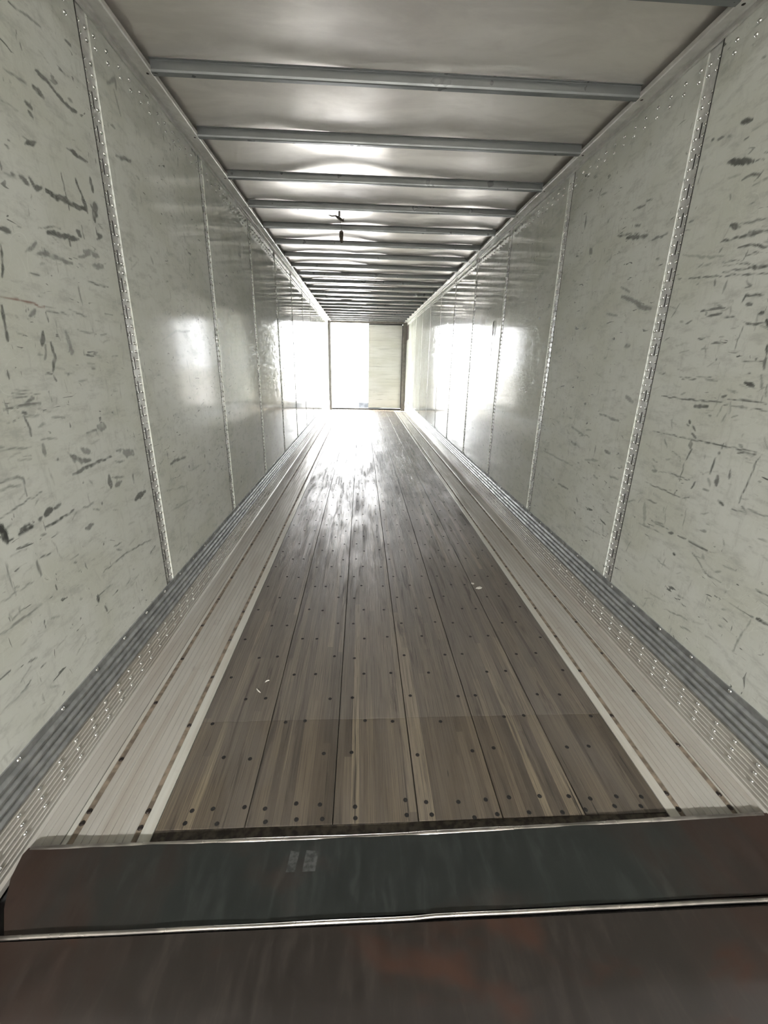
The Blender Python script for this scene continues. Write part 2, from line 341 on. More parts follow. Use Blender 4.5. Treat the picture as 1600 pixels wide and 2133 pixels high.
def alu_floor(name, col, dirt):
    m, nt, b = newmat(name)
    n1 = noise(nt, pos_scaled(nt, (14, 1.2, 6)), 1.0, 5, 0.6, 0.5)
    n2 = noise(nt, pos_scaled(nt, (120, 2.0, 120)), 1.0, 4, 0.6)
    n3 = noise(nt, pos_scaled(nt, (9, 7, 9), (3, 1, 0)), 1.0, 6, 0.65)
    c = mixc(nt, ramp(nt, n1, 0.35, 0.7), col, tuple(x*k for x, k in zip(col, (0.84, 0.80, 0.765))))
    c = mixc(nt, ramp(nt, n2, 0.5, 0.8, 0, 0.35), c, tuple(x*0.6 for x in col))
    c = mixc(nt, ramp(nt, n3, 0.60, 0.76, 0, dirt), c, (0.10, 0.07, 0.05))
    setin(nt, b, 'Base Color', c)
    setin(nt, b, 'Metallic', 0.2)
    setin(nt, b, 'Roughness', ramp(nt, n1, 0.3, 0.7, 0.40, 0.55))
    setin(nt, b, 'Normal', bump(nt, n2, 0.10, 0.003))
    return m

def rusty_steel(name, base, rustcol, rust_amt, side_rust):
    m, nt, b = newmat(name)
    n1 = noise(nt, pos_scaled(nt, (5, 2.2, 2)), 1.0, 6, 0.62, 0.8)
    n2 = noise(nt, pos_scaled(nt, (34, 7, 10), (2, 5, 1)), 1.0, 5, 0.6, 0.5)
    n3 = noise(nt, pos_scaled(nt, (2.0, 3.5, 2), (7, 1, 3)), 1.0, 4, 0.6, 0.3)
    g = N(nt, 'ShaderNodeNewGeometry')
    sp = N(nt, 'ShaderNodeSeparateXYZ'); nt.links.new(g.outputs['Position'], sp.inputs[0])
    ax = math_(nt, 'ABSOLUTE', math_(nt, 'SUBTRACT', sp.outputs['X'], -0.05))
    edge = ramp(nt, math_(nt, 'ADD', ax, math_(nt, 'MULTIPLY', n1, 0.8)), 1.05, 1.65, 0, side_rust)
    c = mixc(nt, ramp(nt, n2, 0.45, 0.75, 0, 0.6), base, tuple(min(1, x*1.9) for x in base))
    rm = math_(nt, 'MAXIMUM', ramp(nt, n3, 0.52, 0.66, 0, rust_amt), edge)
    c = mixc(nt, rm, c, rustcol)
    c = mixc(nt, math_(nt, 'MULTIPLY', rm, ramp(nt, n1, 0.52, 0.70, 0, 0.8)), c, tuple(x*0.3 for x in rustcol))
    setin(nt, b, 'Base Color', c)
    setin(nt, b, 'Metallic', 0.2)
    setin(nt, b, 'Roughness', math_(nt, 'ADD', ramp(nt, n2, 0.3, 0.7, 0.38, 0.52), math_(nt, 'MULTIPLY', rm, 0.25), True))
    setin(nt, b, 'Normal', bump(nt, n1, 0.12, 0.006))
    return m

M = {}
M['panel'] = wall_paint('lining_panel_paint', (0.62, 0.64, 0.60), 0.088, 0.85)
M['door_paint'] = wall_paint('door_lining_paint', (0.60, 0.60, 0.575), 0.30, 0.8)
M['roof'] = roof_metal()
M['bow'] = simple('galvanised_roof_bow', (0.20, 0.212, 0.216), 0.32, 0.45, 0.015, 12)
M['rail'] = simple('top_rail_aluminium', (0.66, 0.655, 0.63), 0.42, 0.45, 0.05, 16)
M['strip'] = simple('splice_strip_zinc', (0.80, 0.805, 0.79), 0.36, 0.35, 0.07, 40)
M['rivet'] = simple('rivet_aluminium', (0.80, 0.80, 0.78), 0.20, 0.95, 0.05, 60)
M['sealant'] = simple('dark_sealant', (0.055, 0.055, 0.05), 0.7, 0.0, 0.15, 50)  # dark colour standing in for shade on the strips' near edges
M['backing'] = simple('dark_backing_skin', (0.022, 0.022, 0.022), 0.8, 0.0, 0.1, 20)
M['scuff'] = simple('scuff_plate_steel', (0.34, 0.352, 0.35), 0.50, 0.55, 0.13, 18)
M['baserail'] = alu_floor('bottom_rail_aluminium', (0.45, 0.44, 0.405), 0.30)
M['wood'] = wood_mat()
M['alu'] = alu_floor('edge_plank_aluminium', (0.42, 0.41, 0.372), 0.30)
M['alu2'] = alu_floor('edge_strip_aluminium', (0.52, 0.52, 0.475), 0.12)
M['dirt'] = simple('groove_dirt', (0.24, 0.195, 0.145), 0.7, 0.1, 0.22, 25)
M['bolt'] = simple('dark_bolt_steel', (0.05, 0.04, 0.035), 0.38, 0.6, 0.2, 80)
M['screw'] = simple('dark_floor_screw', (0.008, 0.007, 0.006), 0.75, 0.0, 0.1, 80)
M['endwood'] = simple('blackened_end_wood', (0.055, 0.043, 0.031), 0.7, 0.0, 0.3, 40)
M['lip'] = rusty_steel('lip_steel', (0.019, 0.022, 0.020), (0.042, 0.021, 0.013), 0.35, 0.8)
M['deck'] = rusty_steel('deck_steel', (0.021, 0.017, 0.014), (0.040, 0.0155, 0.007), 0.85, 0.5)
M['scraped'] = simple('bare_scraped_steel', (0.075, 0.078, 0.075), 0.5, 0.2, 0.25, 60)
M['edge'] = simple('polished_steel_edge', (0.60, 0.56, 0.52), 0.28, 0.95, 0.25, 9)
M['frame'] = simple('door_frame_steel', (0.17, 0.16, 0.145), 0.5, 0.3, 0.08, 14)
M['gasket'] = simple('black_rubber_gasket', (0.03, 0.03, 0.03), 0.7, 0.0, 0.1, 40)
M['concrete'] = simple('yard_concrete', (0.48, 0.47, 0.45), 0.85, 0.0, 0.08, 3)
M['block'] = simple('dark_block_rubber', (0.007, 0.0085, 0.0105), 0.85, 0.0, 0.1, 6)
M['dock'] = simple('dock_wall_paint', (0.42, 0.41, 0.39), 0.8, 0.0, 0.06, 3)
M['rag'] = simple('torn_brown_rag', (0.10, 0.085, 0.065), 0.85, 0.0, 0.3, 60)
M['paper'] = simple('crumpled_paper', (0.62, 0.60, 0.54), 0.85, 0.0, 0.12, 70)
M['placard'] = simple('brown_plate', (0.035, 0.025, 0.02), 0.6, 0.1, 0.15, 25)
M['wire'] = simple('dull_wire', (0.10, 0.09, 0.08), 0.45, 0.6, 0.15, 60)
M['lampshade'] = simple('lamp_housing', (0.3, 0.3, 0.3), 0.4, 0.6, 0.05, 20)
lm, lnt, lb = newmat('lamp_diffuser')
lb.inputs['Emission Color'].default_value = (1.0, 0.95, 0.86, 1)
lb.inputs['Emission Strength'].default_value = 1.0
M['diffuser'] = lm

# ------------------------------------------------------------------ main dimensions (metres)
HW = 1.283                # half width between the panel faces
Y0, Y1 = 0.62, 15.25      # trailer interior along its length
PITCH = 1.304             # panel pitch
S0 = 2.266                # centre of the nearest splice strip
SW = 0.0425               # half width of a splice strip
ZP0, ZP1 = 0.300, 2.815   # panel bottom / top
ZC = 2.838                # roof sheet
stations = [S0 + PITCH*k for k in range(-1, 11) if S0 + PITCH*k < Y1]

# ------------------------------------------------------------------ scuff strokes on the near panels
def smooth_noise(ny, nz, cell):
    a = nrng.random((ny//cell + 3, nz//cell + 3))
    yy = np.arange(ny)/cell; zz = np.arange(nz)/cell
    iy = yy.astype(int); iz = zz.astype(int)
    fy = (yy-iy)[:, None]; fz = (zz-iz)[None, :]
    fy = fy*fy*(3-2*fy); fz = fz*fz*(3-2*fz)
    return ((a[iy][:, iz]*(1-fy) + a[iy+1][:, iz]*fy)*(1-fz) + (a[iy][:, iz+1]*(1-fy) + a[iy+1][:, iz+1]*fy)*fz)

def parse(s):
    out = []
    for e in s.split(';'):
        q = list(map(int, e.split(',')))
        out.append((q[0]/1000, q[1]/100, [(q[i]/1000, q[i+1]/1000) for i in range(2, len(q), 2)]))
    return out

def panel_mesh(name, side, ya, yb, step, strokes, small):
    ny = max(2, int(round((yb-ya)/step))+1); nz = max(2, int(round((ZP1-ZP0)/step))+1)
    ys = np.linspace(ya, yb, ny); zs = np.linspace(ZP0, ZP1, nz)
    Y, Z = np.meshgrid(ys, zs, indexing='ij')
    nval = 0.65*smooth_noise(ny, nz, 3) + 0.35*smooth_noise(ny, nz, 8)
    wy = (smooth_noise(ny, nz, 6)-0.5)*0.008; wz = (smooth_noise(ny, nz, 6)-0.5)*0.008
    scuff = np.zeros_like(Y); rust = np.zeros_like(Y)
    allst = list(strokes)
    r = random.Random(int(ya*1000)+side)
    for _ in range(small):
        a = r.choice((0, 0, 0, 1.57)) + r.gauss(0, 0.28)
        L = r.uniform(0.008, 0.07); cy = r.uniform(ya, yb); cz = ZP0 + (ZP1-ZP0)*min(1, abs(r.gauss(0.42, 0.24)))
        allst.append((r.uniform(0.003, 0.007), r.uniform(0.10, 0.5),
                      [(cy-L*math.cos(a)/2, cz-L*math.sin(a)/2), (cy+L*math.cos(a)/2, cz+L*math.sin(a)/2)]))
    for w, dk, pts in allst:
        tgt = rust if dk < 0 else scuff
        dk = abs(dk)
        nseg = max(1, len(pts)-1)
        for i in range(len(pts)-1):
            (a0, b0), (a1, b1) = pts[i], pts[i+1]
            pad = w + 0.02
            i0 = max(0, int((min(a0, a1)-pad-ya)/(yb-ya)*(ny-1))); i1 = min(ny, int((max(a0, a1)+pad-ya)/(yb-ya)*(ny-1))+2)
            j0 = max(0, int((min(b0, b1)-pad-ZP0)/(ZP1-ZP0)*(nz-1))); j1 = min(nz, int((max(b0, b1)+pad-ZP0)/(ZP1-ZP0)*(nz-1))+2)
            if i1 <= i0 or j1 <= j0: continue
            yy = Y[i0:i1, j0:j1] + wy[i0:i1, j0:j1]; zz = Z[i0:i1, j0:j1] + wz[i0:i1, j0:j1]
            dx, dz = a1-a0, b1-b0; L2 = dx*dx+dz*dz+1e-9
            t = np.clip(((yy-a0)*dx+(zz-b0)*dz)/L2, 0, 1)
            d = np.hypot(yy-(a0+t*dx), zz-(b0+t*dz))
            nn = nval[i0:i1, j0:j1]
            u = (i+t)/nseg
            half = w*0.5*(0.55+0.6*np.sin(np.pi*np.clip(u*0.9+0.05, 0, 1)))*(0.45+1.1*nn)
            aa = step*0.75
            m = np.clip((half-d)/aa+0.5, 0, 1)*dk*np.clip(0.35+1.3*nn, 0, 1)
            tgt[i0:i1, j0:j1] = np.maximum(tgt[i0:i1, j0:j1], m)
    me = bpy.data.meshes.new(name)
    nv = ny*nz
    lip = 0.010
    co = np.empty((nv, 3)); co[:, 0] = side*HW; co[:, 1] = Y.ravel(); co[:, 2] = Z.ravel()
    uy = (Y-ya)/(yb-ya); uz = (Z-ZP0)/(ZP1-ZP0)
    warp = np.sin(np.pi*uy)*np.sin(np.pi*uz)*r.uniform(-0.0015, 0.0022) + np.sin(2*np.pi*uz+r.uniform(0, 6))*np.sin(np.pi*uy)*0.0006
    co[:, 0] -= side*warp.ravel()
    idx = np.arange(nv).reshape(ny, nz)
    q = np.stack([idx[:-1, :-1], idx[1:, :-1], idx[1:, 1:], idx[:-1, 1:]], -1).reshape(-1, 4)
    if side > 0: q = q[:, ::-1]
    # return edges (panel thickness) on the two vertical sides
    ev = []; ef = []
    for row, sgn in ((idx[0], 1), (idx[-1], -1)):
        n0 = nv + len(ev)
        ev += [(side*(HW+lip), co[k, 1], co[k, 2]) for k in (row[0], row[-1])]
        ef.append((row[0], row[-1], n0+1, n0))
    co = np.vstack([co, np.array(ev)])
    faces = q.tolist()
    me.vertices.add(len(co)); me.vertices.foreach_set('co', co.astype(np.float32).ravel())
    allf = np.array(faces + [list(f) for f in ef], dtype=np.int32)
    me.loops.add(allf.size); me.loops.foreach_set('vertex_index', allf.ravel())
    me.polygons.add(len(allf)); me.polygons.foreach_set('loop_start', np.arange(0, allf.size, 4, dtype=np.int32))
    me.update(calc_edges=True)
    for nm, arr in (('scuff', scuff), ('rust', rust)):
        at = me.attributes.new(nm, 'FLOAT', 'POINT')
        at.data.foreach_set('value', np.concatenate([arr.ravel(), np.zeros(len(ev))]).astype(np.float32))
    me.materials.append(M['panel'])
    me.polygons.foreach_set('use_smooth', [True]*(len(allf)-2)+[False]*2)
    me.validate()
    return me

# ------------------------------------------------------------------ side walls
def build_wall(side, word, strokes, scuff_joints):
    s = side
    mb = MB()
    xa, xb = sorted((s*(HW+0.012), s*(HW+0.045)))
    mb.box(xa, xb, Y0, Y1+0.12, -0.16, 2.92)
    wall = mb.build('wall_'+word, M['backing'])
    tag(wall, f'{word} trailer wall of pale scuffed panels with riveted strips', 'wall', kind='structure')
    edges = [Y0] + stations + [Y1]
    for i in range(len(edges)-1):
        a = edges[i] + (SW if i else 0); b = edges[i+1] - (SW if i < len(edges)-2 else 0)
        if b - a < 0.1: continue
        mid = (a+b)/2
        if b < 1.0: step, st, sm = 0.05, [], 0
        elif mid < 2.3: step, st, sm = 0.0048, [q for q in strokes if min(p[0] for p in q[2]) < b], 220
        elif mid < 3.6: step, st, sm = 0.0065, [q for q in strokes if max(p[0] for p in q[2]) > a], 170
        elif mid < 5.0: step, st, sm = 0.009, [], 150
        else: step, st, sm = 0.05, [], 0
        put('wall_panel', panel_mesh('wall_panel', s, a, b, step, st, sm), wall)
    # splice strips with slots and rivets
    for k, yc in enumerate(stations):
        x = s*(HW+0.0055)
        mb = MB()
        def face(ya, yb, za, zb):
            pts = [(x, ya, za), (x, yb, za), (x, yb, zb), (x, ya, zb)]
            if s > 0: pts.reverse()
            mb.quad(*pts)
        hs = 0.0035
        face(yc-SW+0.0055, yc-hs, 0.29, 2.82)
        face(yc+hs, yc+SW-0.002, 0.29, 2.82)
        z = 0.29; zc = 1.1605 - 0.1125*7
        while zc + 0.029 < 2.575:
            if zc - 0.029 > z:
                face(yc-hs, yc+hs, z, zc-0.029)
            z = zc + 0.029; zc += 0.1125
        face(yc-hs, yc+hs, z, 2.82)
        for sg in (-1, 1):     # folded edges of the strip
            e = yc + sg*(SW-(0.0055 if sg < 0 else 0.002))
            mb.quad((x, e, 0.29), (x, e, 2.82), (s*(HW+0.011), e, 2.82), (s*(HW+0.011), e, 0.29))
        st = mb.build('splice_strip', M['strip'], wall)
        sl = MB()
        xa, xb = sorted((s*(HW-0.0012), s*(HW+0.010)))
        sl.box(xa, xb, yc-SW-0.0015, yc-SW+0.0050, 0.30, 2.81)  # dark line that paints in the shaded near-facing edge of the strip
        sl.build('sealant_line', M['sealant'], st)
        rv = MB(); seg = 10 if k < 4 else 6
        zz = 0.3115
        while zz < 2.655:
            for sg in (-1, 1):
                rv.dome((x, yc+sg*0.0248, zz + (0.002 if sg > 0 else 0)), (-s, 0, 0), 0.0082, 0.0062, seg)
            zz += 0.0375
        for zz in (2.712, 2.75):
            for sg in (-1, 1):
                rv.dome((x, yc+sg*0.0245, zz), (-s, 0, 0), 0.0082, 0.0062, seg)
        tag(rv.build('rivets', M['rivet'], st, True), kind='stuff')
    # rivets along the top of the panels
    rv = MB(); y = 1.08; n = 0
    while y < Y1-0.05:
        if all(abs(y-q) > SW+0.02 for q in stations):
            for zz in (2.712, 2.752):
                rv.dome((s*HW, y + (0.004 if n % 2 else 0), zz), (-s, 0, 0), 0.0080, 0.0065, 8 if y < 7 else 5)
        y += 0.0965; n += 1
    tag(rv.build('top_rivets', M['rivet'], wall, True), kind='stuff')
    # top rail
    mb = MB()
    prof = [(1.2835, 2.806), (1.281, 2.798), (1.264, 2.796), (1.261, 2.811), (1.236, 2.813), (1.233, 2.796), (1.186, 2.7905),
            (1.181, 2.794), (1.180, 2.812), (1.184, 2.814), (1.190, 2.802), (1.290, 2.818)]
    mb.extrude_y([(s*a, b) for a, b in prof], Y0, Y1+0.02)
    rail = mb.build('top_rail', M['rail'], wall)
    fix_normals(rail.data)
    sc = MB()
    for y in bows:
        sc.dome((s*1.205, y+0.01, 2.7938), (0, 0, -1), 0.008, 0.004, 6)
    tag(sc.build('rail_screws', M['bolt'], rail, True), kind='stuff')
    # corrugated scuff plates in overlapping lengths
    zs0, zs1 = 0.157, 0.318
    prof = [(HW+0.002, zs1+0.001), (HW-0.004, zs1), (HW-0.0045, zs1-0.022)]
    nr = 4; h = (zs1-0.026-zs0)/nr
    for i in range(nr):
        zt = zs1-0.024-i*h
        prof += [(HW-0.0035, zt-0.002), (HW-0.0055, zt-0.006), (HW-0.012, zt-h*0.42), (HW-0.0115, zt-h*0.62), (HW-0.0045, zt-h*0.90), (HW-0.0035, zt-h)]
    prof += [(HW-0.003, zs0), (HW+0.004, zs0-0.001)]
    js = [Y0] + scuff_joints + [Y1]
    for i in range(len(js)-1):
        mb = MB()
        off = 0.002 if i % 2 else 0.0
        mb.extrude_y([(s*(a-off), b) for a, b in prof], js[i]-0.02*(i > 0), js[i+1])
        sp = mb.build('scuff_plate', M['scuff'], wall, False)
        fix_normals(sp.data)
        rv = MB(); y = math.ceil((js[i]-0.455)/0.2145)*0.2145+0.455 + (0.0 if s < 0 else 0.02)
        while y < js[i+1]:
            rv.dome((s*(HW-0.005-off), y, 0.306), (-s, 0, 0), 0.0078, 0.0052, 10 if y < 5 else 5); y += 0.2145
        if rv.v:
            tag(rv.build('scuff_rivets', M['rivet'], sp, True), kind='stuff')
    # ridged bottom rail with three rows of rivets
    prof = [(HW+0.004, 0.157), (HW-0.003, 0.156)]
    z = 0.150
    for i in range(7):
        prof += [(HW-0.003, z), (HW-0.0055, z-0.0025), (HW-0.0055, z-0.005), (HW-0.003, z-0.0075)]
        z -= 0.0205
    prof += [(HW-0.003, 0.008), (HW-0.014, 0.003), (HW-0.016, -0.012)]
    mb = MB(); mb.extrude_y([(s*a, b) for a, b in prof], Y0, Y1)
    br = mb.build('bottom_rail', M['baserail'], wall)
    fix_normals(br.data)
    rv = MB(); y = 0.937 if s < 0 else 0.946; n = 0
    while y < Y1:
        for zz in (0.054, 0.094, 0.1345):
            rv.dome((s*(HW-0.003), y, zz), (-s, 0, 0), 0.0068, 0.0060, 8 if y < 6 else 5)
        y += (0.093 if n % 2 else 0.1055); n += 1
    tag(rv.build('rail_rivets', M['rivet'], br, True), kind='stuff')
    return wall

bows = [2.645 + 0.612*k for k in range(-3, 21)]
bows = [b for b in bows if b < Y1-0.12]
wl = build_wall(-1, 'left', parse(STROKES_LEFT), [1.56, 4.35, 7.2, 10.1, 13.0])
wr = build_wall(1, 'right', parse(STROKES_RIGHT), [1.80, 4.6, 7.4, 10.3, 13.2])

# ------------------------------------------------------------------ roof
def roof_z(x, y):
    k = (y - bows[0])/0.612
    f = k - math.floor(k)
    i = int(math.floor(k))
    def gap(j):
        r = random.Random(j*13+5)
        a, p1, p2, q = r.uniform(0.3, 1), r.uniform(0, 6.3), r.uniform(0, 6.3), r.uniform(1.2, 2.4)
        g = max(0.0, math.sin(x*q*1.6+p1))*a + 0.5*max(0.0, math.sin(x*q*3.1+p2))
        return 0.017*g*max(0.0, 1-(abs(x)/1.2)**4)
    w = 0.5-0.5*math.cos(math.pi*f)
    z = gap(i)*(1-w) + gap(i+1)*w
    r = random.Random(i*7+1)
    bel = math.sin(math.pi*f)
    z += bel*(0.004*math.sin(x*3.1+r.uniform(0, 6.3)) + r.uniform(-0.003, 0.004) + 0.0015*math.sin(x*7.3+r.uniform(0, 6.3)))
    return ZC + z

nx = 72; ysr = np.arange(Y0, Y1+0.13, 0.034)
xs = np.linspace(-HW-0.01, HW+0.01, nx)
verts = [(float(x), float(y), roof_z(float(x), float(y))) for y in ysr for x in xs]
faces = [(j*nx+i, (j+1)*nx+i, (j+1)*nx+i+1, j*nx+i+1) for j in range(len(ysr)-1) for i in range(nx-1)]
me = bpy.data.meshes.new('ceiling'); me.from_pydata(verts, [], faces)
me.polygons.foreach_set('use_smooth', [True]*len(me.polygons)); me.materials.append(M['roof'])
ceiling = put('ceiling', me)
tag(ceiling, 'dented grey metal roof sheet carried on crosswise bows', 'ceiling', kind='structure')
mb = MB(); mb.box(-HW-0.05, HW+0.05, Y0, Y1+0.14, 2.90, 2.925)
tag(mb.build('roof_cover', M['backing'], ceiling), kind='structure')

def bow_mesh():
    # rolled hat section: web facing the camera, bottom flange turned away from it, small top flange
    prof = [(-0.026, 2.834), (-0.0245, 2.8365), (-0.012, 2.8365), (-0.010, 2.834), (-0.0125, 2.800), (-0.010, 2.7915), (-0.004, 2.7895),
            (0.020, 2.7895), (0.0235, 2.792), (0.024, 2.797), (0.021, 2.797), (0.0185, 2.793), (-0.004, 2.793), (-0.008, 2.797), (-0.006, 2.832), (-0.012, 2.8385), (-0.024, 2.8385)]
    n = 9; mb = MB(); m = len(prof)
    xx = np.linspace(-1.182, 1.182, n)
    for x in xx:
        mb.v += [(float(x), a, b - 2.79) for a, b in prof]
    for i in range(n-1):
        for j in range(m):
            k = (j+1) % m
            mb.f.append((i*m+j, i*m+k, (i+1)*m+k, (i+1)*m+j))
    mb.f.append(tuple(range(m))); mb.f.append(tuple((n-1)*m+j for j in reversed(range(m))))
    me = mb.mesh('roof_bow', M['bow']); fix_normals(me)
    return me
bm_ = bow_mesh()
for y in bows:
    o = put('roof_bow', bm_, ceiling)
    o.location = (0, y, 2.79)

# ------------------------------------------------------------------ floor
mb = MB(); mb.box(-HW-0.04, HW+0.04, 0.62, Y1+0.1, -0.16, -0.034)
floor = mb.build('floor', M['backing'])
tag(floor, 'worn wooden trailer floor with metal edge planks', 'floor', kind='structure')
XW0, XW1 = -0.895, 0.915
BW = (XW1-XW0)/6
rowA = [-0.742, -0.648, -0.337, -0.241, 0.050, 0.268, 0.370, 0.670, 0.770]
rowB = [-0.858, -0.532, -0.434, -0.181, -0.040, 0.159, 0.462, 0.562, 0.862]
rows = [(1.095, [-0.80, -0.69, -0.52, -0.426, -0.335, -0.215, -0.02, 0.056, 0.22, 0.30, 0.41, 0.53, 0.62, 0.74, 0.83]),
        (1.148, [-0.79, -0.72, -0.615, -0.534, -0.425, -0.337, -0.217, -0.03, 0.058, 0.165, 0.265, 0.366, 0.47, 0.575, 0.66, 0.76, 0.86])]
y = 1.366; k = 0
groove_rows = {'A': [1.095, 1.145], 'B': [1.09, 1.145]}
while y < Y1-0.1:
    rows.append((y, rowA if k % 2 == 0 else rowB))
    groove_rows['A' if k % 2 == 0 else 'B'].append(y)
    y += (0.167, 0.145)[k % 2]; k += 1
segs = [1.078, 1.547, 6.1, 10.7, 15.22]
scr_pts = [(px + rng.gauss(0, 0.006), yy + rng.gauss(0, 0.007)) for yy, xs_ in rows for px in xs_]
sm_ = MB()
n = len(sm_.v); sg = 8
for (rr, hh) in ((0.0086, 0.0), (0.0074, 0.0007), (0.004, 0.0004)):
    for q in range(sg):
        sm_.v.append((rr*math.cos(2*math.pi*q/sg), rr*math.sin(2*math.pi*q/sg), hh))
for r_ in range(2):
    for q in range(sg):
        q2 = (q+1) % sg
        sm_.f.append((r_*sg+q, r_*sg+q2, (r_+1)*sg+q2, (r_+1)*sg+q))
sm_.f.append(tuple(2*sg+q for q in range(sg)))
screw_me = sm_.mesh('screw', M['screw'])
near_cut = sorted(p[1] for p in scr_pts)[min(295, len(scr_pts)-1)]
for b in range(6):
    for si in range(len(segs)-1):
        x0 = XW0+BW*b+0.0016; x1 = XW0+BW*(b+1)-0.0016
        stg = 0 if si == 0 else (0.35*((b*37) % 5-2))
        stg2 = 0 if si+1 in (1, len(segs)-1) else (0.35*((b*37) % 5-2))
        ya = segs[si] + (stg if si > 1 else 0) + 0.0006; yb = segs[si+1] + (stg2 if si+1 > 1 else 0) - 0.0006
        zt = rng.uniform(-0.0012, 0.0004)
        c = 0.0015
        mb = MB(); mb.box(x0, x1, ya, yb, -0.032, zt-c)
        n = len(mb.v)
        mb.v += [(x0+c, ya+0.0002, zt), (x1-c, ya+0.0002, zt), (x1-c, yb-0.0002, zt), (x0+c, yb-0.0002, zt)]
        mb.f.pop(1)
        mb.f.append((n, n+1, n+2, n+3))
        for i in range(4):
            j = (i+1) % 4
            mb.f.append((4+i, 4+j, n+j, n+i))
        board = mb.build('floor_board', M['wood'], floor)
        far = MB()
        for (px, py) in scr_pts:
            if x0 < px <= x1 and ya < py <= yb:
                if py <= near_cut:
                    o = put('screw', screw_me, board); o.location = (px, py, zt+0.0002)
                    o.rotation_euler = (0, 0, rng.uniform(0, 1))
                else:
                    m0 = len(far.v)
                    for q in range(6):
                        a = 2*math.pi*q/6
                        far.v.append((px+0.0075*math.cos(a), py+0.0075*math.sin(a), zt+0.0008))
                    far.f.append(tuple(m0+q for q in range(6)))
        if far.v:
            tag(far.build('far_screws', M['screw'], board), kind='stuff')
# dark worn rebate where the boards end
mb = MB(); mb.box(XW0, XW1, 1.042, 1.0775, -0.034, -0.003)
mb.build('worn_end_strip', M['endwood'], floor)

def plank(name, s, xi, xo, mat, grooves, ya=1.035, yb=Y1-0.01):
    """extruded aluminium floor plank with fine grooves, xi nearer the middle"""
    prof = [(xi, -0.03), (xi, -0.0015), (xi+0.0015, 0.0)]
    for i in range(grooves):
        g = xi + (xo-xi)*(i+1)/(grooves+1)
        prof += [(g-0.0016, 0.0), (g-0.0007, -0.0022), (g+0.0007, -0.0022), (g+0.0016, 0.0)]
    prof += [(xo-0.0015, 0.0), (xo, -0.0015), (xo, -0.03)]
    mb = MB(); mb.extrude_y([(s*a, b) for a, b in prof], ya, yb)
    me = mb.mesh(name, mat); fix_normals(me)
    up = sum(p.normal.z for p in me.polygons)
    if up < 0: me.flip_normals()
    return put(name, me, floor)

bb = MB()
bb.tube([(0, 0, -0.006), (0, 0, 0.0005)], [0.0098, 0.0098], 10)
bb.dome((0, 0, 0.0005), (0, 0, 1), 0.0085, 0.0035, 10)
bolt_me = bb.mesh('bolt', M['bolt'], False)
for s, dims in ((-1, (0.896, 0.938, 0.957, 1.143, 1.164, 1.184, 1.270)), (1, (0.916, 0.956, 0.976, 1.154, 1.175, 1.186, 1.270))):
    a0, a1, b0, b1, c0, c1, d1 = dims
    plank('edge_strip', s, a0, a1, M['alu2'], 0)
    plank('edge_plank', s, b0, b1, M['alu'], 6)
    plank('edge_ridge', s, c0, c1-0.003, M['alu2'], 0)
    plank('outer_plank', s, c1, d1, M['alu'], 2)
    for lo, hi, key in ((a1, b0, 'B'), (b1, c0, 'A')):
        mb = MB()
        xa, xb = sorted((s*lo, s*hi))
        mb.box(xa, xb, 1.035, Y1-0.01, -0.03, -0.0035)
        g = mb.build('bolt_groove', M['dirt'], floor)
        for y in groove_rows[key]:
            if y > 11: break
            o = put('bolt', bolt_me, g)
            o.location = (s*((lo+hi)/2) + rng.gauss(0, 0.001), y + rng.gauss(0, 0.006), -0.0030)

# ------------------------------------------------------------------ far end: frame, closed leaf, open side
fr = MB(); fr.box(-HW-0.04, HW+0.04, Y1+0.10, Y1+0.12, 2.77, 2.93)
far = fr.build('wall_far', M['frame'])
tag(far, 'steel rear frame around the far doorway', 'door frame', kind='structure')
YF = 15.30
def part(name, mat, parent, *b):
    mb = MB(); mb.box(*b); return mb.build(name, mat, parent)
p = part('door_post', M['frame'], far, -HW-0.03, -1.205, Y1-0.03, YF+0.10, -0.16, 2.93)
part('post_lip', M['gasket'], p, -1.205, -1.196, YF, YF+0.05, 0.03, 2.76)
p = part('door_post', M['frame'], far, 1.155, HW+0.03, Y1-0.03, YF+0.10, -0.16, 2.93)
part('post_lip', M['gasket'], p, 1.147, 1.155, YF, YF+0.05, 0.06, 2.72)
p = part('door_header', M['frame'], far, -1.205, 1.155, Y1-0.02, YF+0.08, 2.752, 2.93)
part('header_lip', M['gasket'], p, -1.205, 1.155, YF+0.0, YF+0.05, 2.744, 2.752)
p = part('door_sill', M['edge'], far, -1.205, 1.155, Y1-0.03, YF+0.12, -0.16, 0.012)
part('sill_lip', M['gasket'], p, -1.2, 1.15, YF+0.02, YF+0.10, 0.012, 0.055)
leaf = empty('door_1', (0.59, YF+0.06, 0.06))
tag(leaf, 'closed pale right-hand door leaf at the far end', 'door', kind='structure')
d = MB(); d.box(0.042-0.59, 1.140-0.59, 0.0, 0.04, 0.015, 2.66)
o = d.build('door_panel', M['door_paint'], leaf)
d = MB(); d.box(0.036-0.59, 0.0415-0.59, -0.003, 0.043, 0.012, 2.663)
d.build('edge_trim', M['frame'], leaf)
for za, zb in ((0.002, 0.0145), (2.6605, 2.690)):
    d = MB(); d.box(0.036-0.59, 1.146-0.59, -0.002, 0.04, za, zb); d.build('gasket', M['gasket'], leaf)
d = MB(); d.box(1.1405-0.59, 1.1550-0.59, -0.002, 0.04, 0.015, 2.66); d.build('gasket', M['gasket'], leaf)
